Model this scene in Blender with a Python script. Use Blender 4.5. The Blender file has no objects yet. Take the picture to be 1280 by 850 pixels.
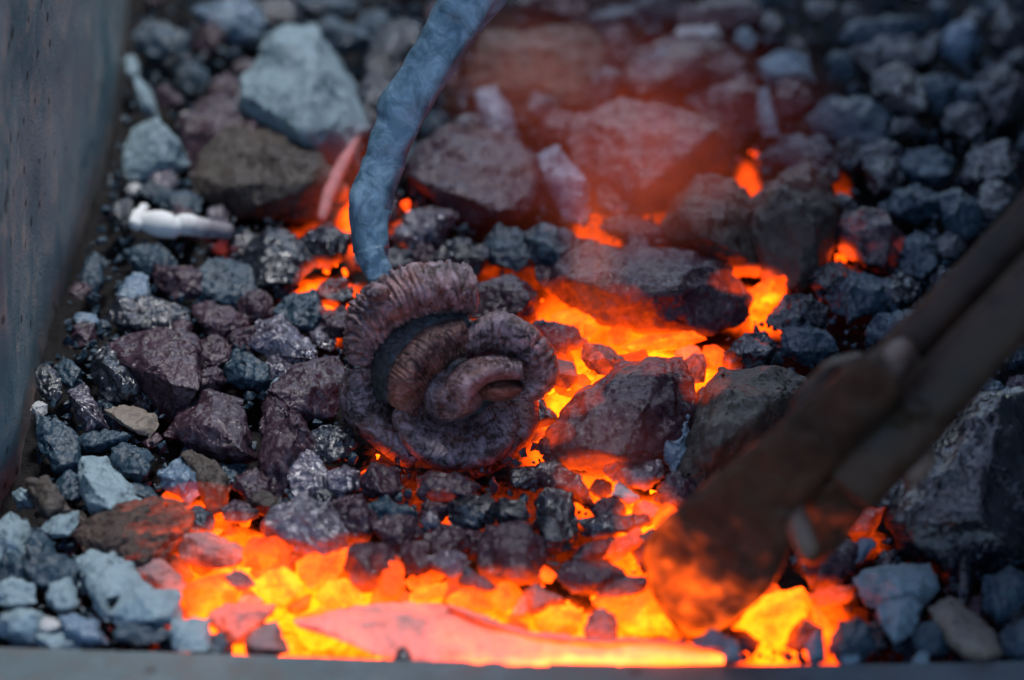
import bpy, bmesh, math, random
from mathutils import Vector, noise
R = math.radians
rnd = random.Random(11)
SC = bpy.context.scene
COL = SC.collection

# ------------------------------------------------------------------ camera
PITCH, DIST, FW = R(40), 1.5, 0.36
CAM = Vector((0, -DIST*math.cos(PITCH), DIST*math.sin(PITCH)))
FWD = Vector((0, math.cos(PITCH), -math.sin(PITCH)))
RGT = Vector((1, 0, 0)); UPV = Vector((0, math.sin(PITCH), math.cos(PITCH)))
S = FW/1280/DIST
MM = FW/1280                                    # size of a photo pixel at the focus distance, metres

def ray(px, py): return FWD + RGT*((px-640)*S) - UPV*((py-425)*S)
def deep(px, py, t): return CAM + ray(px, py)*t
def tz(px, py, z=0.0):
    d = ray(px, py); return (z-CAM.z)/d.z
def at(px, py, z=0.0): return deep(px, py, tz(px, py, z))
def pix(p):
    v = p-CAM; t = v.dot(FWD)
    return 640+v.dot(RGT)/t/S, 425-v.dot(UPV)/t/S

cam = bpy.data.cameras.new('camera'); co = bpy.data.objects.new('camera', cam); COL.objects.link(co)
co.location = CAM; co.rotation_euler = (R(90)-PITCH, 0, 0)
cam.sensor_width = 36; cam.lens = 36*DIST/FW; cam.clip_start = 0.05; cam.clip_end = 60
cam.dof.use_dof = True; cam.dof.focus_distance = 1.462; cam.dof.aperture_fstop = 4.0; cam.dof.aperture_blades = 9
SC.camera = co

# ------------------------------------------------------------------ heat of the fire: (px, py, rx, ry, temperature)
HOT = [(250,690,45,35,.95),(330,740,110,75,1.0),(440,765,120,60,1.0),(560,770,120,55,.92),(690,775,110,50,.95),(790,775,70,55,.95),
       (430,700,60,40,.75),(300,660,50,25,.85),(380,640,60,30,.35),(620,735,90,30,.85),
       (975,775,60,45,1.0),(1035,775,25,45,.8),(1075,650,40,22,.4),(1010,745,60,30,.75),
       (715,490,45,35,1.0),(690,540,35,20,.85),(800,440,110,35,1.0),(880,465,45,45,.95),(740,595,55,35,.9),(810,640,45,45,1.0),(770,690,50,25,.9),
       (770,395,60,50,.85),(705,390,45,50,.85),(690,420,45,30,.85),
       (408,345,42,26,.95),(411,384,16,12,.9),(472,567,22,12,1.0),(445,255,24,38,.9),(505,258,18,14,.7),(400,268,50,22,.45),
       (935,212,18,40,.66),(930,350,52,20,.95),(960,378,28,16,.95),(1053,322,20,18,.8),(1048,218,20,30,.36),(285,305,30,16,.5),(690,284,16,9,.8),
       (725,330,60,50,.42),(750,260,35,80,.5),(820,240,90,50,.42),(640,325,60,30,.35),(660,630,120,60,.3),(560,615,110,40,.3),(400,600,110,60,.22),(250,620,50,22,.75),
       (600,390,60,40,.4),(520,560,80,40,.25),(900,600,90,60,.3),(620,160,110,90,.12),(830,90,120,90,.16),(550,620,22,12,.7)]
def heat_at(px, py):
    h = 0.0
    for x, y, rx, ry, T in HOT:
        d = ((px-x)/rx)**2+((py-y)/ry)**2
        if d < 4: h = max(h, T*min(1.0, math.exp(-max(0, d-.55)*1.1)))
    return h

# ------------------------------------------------------------------ materials
def nodes(name):
    m = bpy.data.materials.new(name); m.use_nodes = True
    nt = m.node_tree; b = nt.nodes['Principled BSDF']
    return m, nt, b
def N(nt, typ, **kw):
    n = nt.nodes.new(typ)
    for k, v in kw.items():
        if k in n.inputs.keys(): n.inputs[k].default_value = v
        else: setattr(n, k, v)
    return n
def ramp(nt, fac, stops, interp='LINEAR'):
    r = nt.nodes.new('ShaderNodeValToRGB'); e = r.color_ramp.elements; r.color_ramp.interpolation = interp
    while len(e) > 1: e.remove(e[-1])
    rgba = lambda c: (c[0], c[1], c[2], 1) if hasattr(c, '__len__') else (c, c, c, 1)
    e[0].position = stops[0][0]; e[0].color = rgba(stops[0][1])
    for p, c in stops[1:]: e.new(p).color = rgba(c)
    nt.links.new(fac, r.inputs[0]); return r.outputs[0]
def math_(nt, op, a, b=None, c=None):
    n = nt.nodes.new('ShaderNodeMath'); n.operation = op
    for i, v in enumerate((a, b, c)):
        if v is None: continue
        if isinstance(v, (int, float)): n.inputs[i].default_value = v
        else: nt.links.new(v, n.inputs[i])
    return n.outputs[0]
def mix(nt, fac, a, b):
    n = nt.nodes.new('ShaderNodeMix'); n.data_type = 'RGBA'
    if isinstance(fac, (int, float)): n.inputs[0].default_value = fac
    else: nt.links.new(fac, n.inputs[0])
    for i, v in ((6, a), (7, b)):
        if hasattr(v, '__len__'): n.inputs[i].default_value = (v[0], v[1], v[2], 1)
        else: nt.links.new(v, n.inputs[i])
    return n.outputs[2]

def coal_mat(name, dark, light, cover=.4, rough=(.3, .65), spec=.5, bump=.5, fine=900, glint=.3, metal=0.0, heat_gain=1.0, ash=None, ash_up=0.0, tvar=.55, speck_=.14):
    """mineral crust: dark body, patches of a lighter dust, glassy flecks, glow that follows the temperature attribute"""
    m, nt, b = nodes(name); L = nt.links.new
    tc = N(nt, 'ShaderNodeTexCoord'); oi = N(nt, 'ShaderNodeObjectInfo')
    off = N(nt, 'ShaderNodeVectorMath', operation='SCALE'); cx = N(nt, 'ShaderNodeCombineXYZ')
    L(oi.outputs['Random'], cx.inputs[0]); L(oi.outputs['Random'], cx.inputs[1]); L(cx.outputs[0], off.inputs[0]); off.inputs['Scale'].default_value = 3.0
    ad = N(nt, 'ShaderNodeVectorMath', operation='ADD'); L(tc.outputs['Object'], ad.inputs[0]); L(off.outputs[0], ad.inputs[1])
    V = ad.outputs[0]
    def nz(scale, detail=4, rough_=.6, dist=0.0):
        n = N(nt, 'ShaderNodeTexNoise', Scale=scale, Detail=detail, Roughness=rough_, Distortion=dist); L(V, n.inputs['Vector']); return n.outputs[0]
    big, mid, small = nz(90, 3), nz(330, 4, .65, .4), nz(fine, 3, .7)
    patch = ramp(nt, math_(nt, 'ADD', math_(nt, 'MULTIPLY', big, .55), math_(nt, 'MULTIPLY', mid, .45)), [(.5-.28*cover-.04, 0), (.62-.2*cover+.06, 1)])
    tone = mix(nt, oi.outputs['Random'], dark, [c*.55+l*.18 for c, l in zip(dark, light)])
    col = mix(nt, math_(nt, 'MULTIPLY', patch, cover), tone, light)
    speck = ramp(nt, small, [(.57, 0), (.68, 1)])
    col = mix(nt, math_(nt, 'MULTIPLY', speck, speck_), col, [min(1, l*1.5+.02) for l in light])
    if ash is not None:
        ge = N(nt, 'ShaderNodeNewGeometry'); sx = N(nt, 'ShaderNodeSeparateXYZ'); L(ge.outputs['Normal'], sx.inputs[0])
        up = ramp(nt, math_(nt, 'ADD', math_(nt, 'MULTIPLY', sx.outputs[2], .55), math_(nt, 'MULTIPLY', mid, .55)), [(.78-ash_up*.4, 0), (.93-ash_up*.4, 1)])
        col = mix(nt, up, col, ash)
    L(col, b.inputs['Base Color'])
    gl = ramp(nt, small, [(.33, rough[0]), (.6, rough[1])])
    L(mix(nt, math_(nt, 'MULTIPLY', patch, .6), gl, (rough[1],)*3), b.inputs['Roughness'])
    b.inputs['Specular IOR Level'].default_value = spec; b.inputs['Metallic'].default_value = metal
    vo = N(nt, 'ShaderNodeTexVoronoi', Scale=fine*.55); L(V, vo.inputs['Vector'])
    hgt = math_(nt, 'ADD', math_(nt, 'MULTIPLY', mid, .9), math_(nt, 'ADD', math_(nt, 'MULTIPLY', small, .45), math_(nt, 'MULTIPLY', vo.outputs['Distance'], glint*.35)))
    bp = N(nt, 'ShaderNodeBump', Strength=bump, Distance=.0018); L(hgt, bp.inputs['Height'])
    v2 = N(nt, 'ShaderNodeTexVoronoi', Scale=fine*.9); L(V, v2.inputs['Vector'])       # crystal facets, each tilted its own way
    sb = N(nt, 'ShaderNodeVectorMath', operation='SUBTRACT'); L(v2.outputs['Color'], sb.inputs[0]); sb.inputs[1].default_value = (.5, .5, .5)
    sl = N(nt, 'ShaderNodeVectorMath', operation='SCALE'); L(sb.outputs[0], sl.inputs[0]); sl.inputs['Scale'].default_value = glint
    a3 = N(nt, 'ShaderNodeVectorMath', operation='ADD'); L(bp.outputs[0], a3.inputs[0]); L(sl.outputs[0], a3.inputs[1])
    nm = N(nt, 'ShaderNodeVectorMath', operation='NORMALIZE'); L(a3.outputs[0], nm.inputs[0]); L(nm.outputs[0], b.inputs['Normal'])
    at_ = N(nt, 'ShaderNodeAttribute', attribute_name='ember_heat')
    T = math_(nt, 'ADD', at_.outputs['Fac'], math_(nt, 'MULTIPLY', math_(nt, 'SUBTRACT', math_(nt, 'ADD', math_(nt, 'MULTIPLY', big, .6), math_(nt, 'MULTIPLY', mid, .4)), .5), tvar))
    em = ramp(nt, T, [(.20, (0, 0, 0)), (.36, (.012, .0009, 0)), (.52, (.06, .0042, .0001)), (.70, (.17, .0095, .0002)), (.86, (.33, .021, .0003)), (1.0, (.60, .052, .0008))])
    L(em, b.inputs['Emission Color']); b.inputs['Emission Strength'].default_value = 5.0*heat_gain
    return m

M = {}
M['B'] = coal_mat('black_coal', (.003, .004, .007), (.018, .022, .036), .4, (.04, .26), .7, .5, 800, .6)
M['G'] = coal_mat('dusty_coal', (.006, .015, .026), (.028, .062, .092), .5, (.15, .45), .4, .5, 900, .4)
M['C'] = coal_mat('clinker', (.014, .006, .010), (.066, .034, .052), .45, (.12, .4), .4, .55, 750, .5)
M['O'] = coal_mat('brown_clinker', (.018, .014, .012), (.075, .06, .052), .5, (.25, .6), .3, .6, 850, .5)
M['A'] = coal_mat('ash_coat', (.02, .045, .06), (.18, .25, .285), .85, (.3, .65), .35, .7, 800, .4)
M['L'] = coal_mat('slate_coal', (.02, .045, .075), (.10, .155, .22), .7, (.12, .4), .5, .5, 700, .4)
M['W'] = coal_mat('white_ash', (.16, .165, .17), (.38, .38, .385), .8, (.5, .8), .3, .4, 700, .2)
M['T'] = coal_mat('tan_pebble', (.075, .06, .05), (.18, .15, .125), .6, (.4, .7), .4, .3, 500, .2)
M['S'] = coal_mat('silver_coal', (.014, .011, .017), (.15, .13, .18), .45, (.04, .22), 1.0, .6, 750, .85)
M['H'] = coal_mat('ember_body', (.014, .007, .005), (.05, .026, .02), .5, (.5, .8), .12, .8, 420, .3, tvar=.85)
M['K'] = coal_mat('ember_ash', (.06, .03, .025), (.14, .075, .07), .7, (.5, .8), .2, .8, 600, .4, ash=(.2, .125, .13), ash_up=.35, tvar=.8)
M['D'] = coal_mat('charcoal', (.02, .014, .012), (.10, .06, .05), .4, (.4, .7), .3, 1.2, 500, .8)
M['bed'] = coal_mat('ember_bed', (.004, .0035, .004), (.013, .011, .012), .4, (.6, .9), .2, 1.0, 500, .4, tvar=.75)

# ------------------------------------------------------------------ object helpers
COUNT = {}
def tag(o, label=None, cat=None, group=None, kind=None):
    if label: o['label'] = label
    if cat: o['category'] = cat
    if group: o['group'] = group
    if kind: o['kind'] = kind
    return o
def link(name, me, mat=None, parent=None, loc=None):
    o = bpy.data.objects.new(name, me); COL.objects.link(o)
    if mat: me.materials.append(mat)
    if loc is not None: o.location = loc
    if parent: o.parent = parent
    return o
def empty(name, loc):
    o = bpy.data.objects.new(name, None); o.empty_display_size = .01; COL.objects.link(o); o.location = loc; return o
HF = [0.0]
def to_mesh(name, bm, origin, heat=None, smooth=True):
    """bmesh in world space -> mesh whose origin is ORIGIN, with the temperature attribute"""
    me = bpy.data.meshes.new(name)
    vl = bm.verts.layers.float.get('fv')
    vals = [heat(v.co, v.normal)+(HF[0]*v[vl] if vl else 0) for v in bm.verts] if heat else None
    for v in bm.verts: v.co -= origin
    bm.to_mesh(me)
    if vals:
        a = me.attributes.new('ember_heat', 'FLOAT', 'POINT'); a.data.foreach_set('value', vals)
    if smooth: me.polygons.foreach_set('use_smooth', [True]*len(me.polygons))
    bm.free(); return me

def refine(bm, L, it=4):
    for _ in range(it):
        es = [e for e in bm.edges if e.calc_length() > L]
        if not es: break
        bmesh.ops.subdivide_edges(bm, edges=es, cuts=1)
        bmesh.ops.triangulate(bm, faces=[f for f in bm.faces if len(f.verts) > 3])

def roughen(bm, size, amp, seed, rel=1.0):
    bm.normal_update()
    off = Vector((seed*3.17 % 50, seed*7.31 % 50, seed*1.73 % 50))
    f1, f2, f3 = 1.6/size, 5.0/size, 420.0
    mv = []
    for v in bm.verts:
        p = v.co
        a = noise.noise(p*f1+off)
        r = 1-abs(noise.noise(p*f2+off))*2
        c = noise.noise(p*f3+off)
        q = noise.cell(p*f2*1.1+off*2)-.5                  # small conchoidal steps
        s2 = 1-abs(noise.noise(p*f2*.55+off*1.3))*2; q2 = noise.cell(p*f1*2.2+off)-.5
        mv.append(v.normal*(size*amp*(a*.7+(r-.5)*.5+(s2-.5)*.5+q*.35+q2*.45)+.0003*rel*c))
    for v, d in zip(bm.verts, mv): v.co += d
    bm.normal_update()

def hull(pts):
    bm = bmesh.new()
    vs = [bm.verts.new(p) for p in pts]
    r = bmesh.ops.convex_hull(bm, input=vs)
    junk = {g for g in r['geom_interior']+r['geom_unused'] if isinstance(g, bmesh.types.BMVert)}
    bmesh.ops.delete(bm, geom=list(junk), context='VERTS')
    bmesh.ops.dissolve_limit(bm, angle_limit=R(9), verts=bm.verts, edges=bm.edges)
    return bm

def ell(cx, cy, w, h, ang, n=None, r=rnd):
    n = n or r.choice((6, 7, 7, 8, 9)); a0 = r.random()*6.28; ca, sa = math.cos(R(ang)), math.sin(R(ang)); out = []
    for i in range(n):
        a = a0+6.283*(i+r.uniform(-.3, .3))/n; k = r.uniform(.86, 1.12)
        x, y = math.cos(a)*w/2*k, math.sin(a)*h/2*k
        out.append((cx+x*ca-y*sa, cy+x*sa+y*ca))
    return out

def rock_bm(poly, lift, seed, detail=1.0, amp=.045, thick=.42, heat=None, soft=False):
    r = random.Random(seed)
    cx = sum(p[0] for p in poly)/len(poly); cy = sum(p[1] for p in poly)/len(poly)
    poly = [(cx+(x-cx)*1.11, cy+(y-cy)*1.11) for x, y in poly]
    w = max(p[0] for p in poly)-min(p[0] for p in poly); h = max(p[1] for p in poly)-min(p[1] for p in poly)
    s = min(w, h); t0 = tz(cx, cy, 0)-lift*MM; size = math.sqrt(w*h)*MM
    slope = -MM/math.tan(PITCH)*.55                     # the outline leans with the bed
    pts = []
    for x, y in poly: pts.append(deep(x, y, t0+(y-cy)*slope+r.uniform(-.1, .1)*s*MM))
    ax, ay = r.uniform(-.14, .14), r.uniform(-.14, .14)
    k = len(poly)
    nc = r.choice((3, 4, 4, 5)) if w < 110 else r.choice((5, 6, 7)); a0 = r.uniform(0, 6.28)
    for i in range(nc):                                  # few crown points: broad broken faces
        x, y = poly[int((a0/6.28+i/nc)*k) % k]; q = r.uniform(.3, .78)
        pts.append(deep(cx+(x-cx)*q+ax*w, cy+(y-cy)*q+ay*h, t0+(y-cy)*q*slope-s*MM*thick*r.uniform(.5, 1.3)))
    for i in range(5):
        x, y = poly[(i*k//5) % k]; q = r.uniform(.5, .85)
        pts.append(deep(cx+(x-cx)*q, cy+(y-cy)*q, t0+(y-cy)*slope+s*MM*r.uniform(.4, .7)))
    bm = hull(pts)
    fv = bm.faces.layers.float.new('fv')
    for f in bm.faces: f[fv] = r.uniform(-1, 1)
    bmesh.ops.bevel(bm, geom=list(bm.edges), offset=size*(.035 if soft else .014), segments=2 if soft else 1, profile=.5, affect='EDGES', clamp_overlap=True)
    bmesh.ops.triangulate(bm, faces=bm.faces)
    refine(bm, max(.00085, size*.06)/detail, 5)
    vl = bm.verts.layers.float.new('fv')
    for v in bm.verts: v[vl] = sum(f[fv] for f in v.link_faces)/max(1, len(v.link_faces))
    roughen(bm, size, amp, seed)
    return bm, deep(cx, cy, t0), size

KINDS = {'B': ('coal_lump', 'coal'), 'G': ('coal_lump', 'coal'), 'C': ('clinker_lump', 'clinker'), 'O': ('clinker_lump', 'clinker'), 'A': ('ash_coated_stone', 'stone'),
         'L': ('coal_lump', 'coal'), 'W': ('ash_chip', 'ash chip'), 'T': ('pebble', 'pebble'), 'S': ('coal_lump', 'coal'), 'H': ('ember', 'ember'), 'K': ('ember', 'ember')}
SEED = [100]
def lump(kind, poly, lift, label, group=None, T=None, detail=1.0, amp=.045, thick=.42):
    """T: added temperature of the whole lump (embers); dark lumps only take the heat of the fire at their underside"""
    SEED[0] += 1; sd = SEED[0]
    bm, org, size = rock_bm(poly, lift, sd, detail, amp, thick, soft=kind in 'HK')
    cx = sum(p[0] for p in poly)/len(poly); cy = sum(p[1] for p in poly)/len(poly)
    own = max(heat_at(cx, cy), 0)
    r = random.Random(sd)
    hot = kind in 'HK'
    base = T if T is not None else (own*.92 if hot else 0)
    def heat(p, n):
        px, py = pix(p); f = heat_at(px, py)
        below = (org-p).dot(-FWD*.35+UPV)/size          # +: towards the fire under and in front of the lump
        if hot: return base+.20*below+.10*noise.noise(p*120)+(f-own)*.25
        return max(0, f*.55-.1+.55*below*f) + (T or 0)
    HF[0] = .06 if hot else 0
    me = to_mesh(KINDS[kind][0], bm, org, heat); HF[0] = 0
    o = link(KINDS[kind][0], me, M[kind], loc=org)
    tag(o, label, KINDS[kind][1], group)
    return o

HAND = []       # outlines in photo pixels; read back by the scatter below
def parse(txt):
    for ln in txt.strip().splitlines():
        ln = ln.strip()
        if not ln or ln[0] == '#': continue
        spec, label = ln.split('|'); f = spec.split()
        kind, lift = f[0], float(f[1]); T = None
        if '@' in f[0]: kind, t = f[0].split('@'); T = float(t)
        if f[2] == 'E': a = [float(v) for v in f[3].split(',')]; poly = ell(*a)
        else: poly = [tuple(float(c) for c in v.split(',')) for v in f[2:]]
        if kind == 'K': T = T*.8
        if kind == 'H' and T: T = T*1.0
        HAND.append((kind, lift, T, poly, label.strip()))

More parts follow.
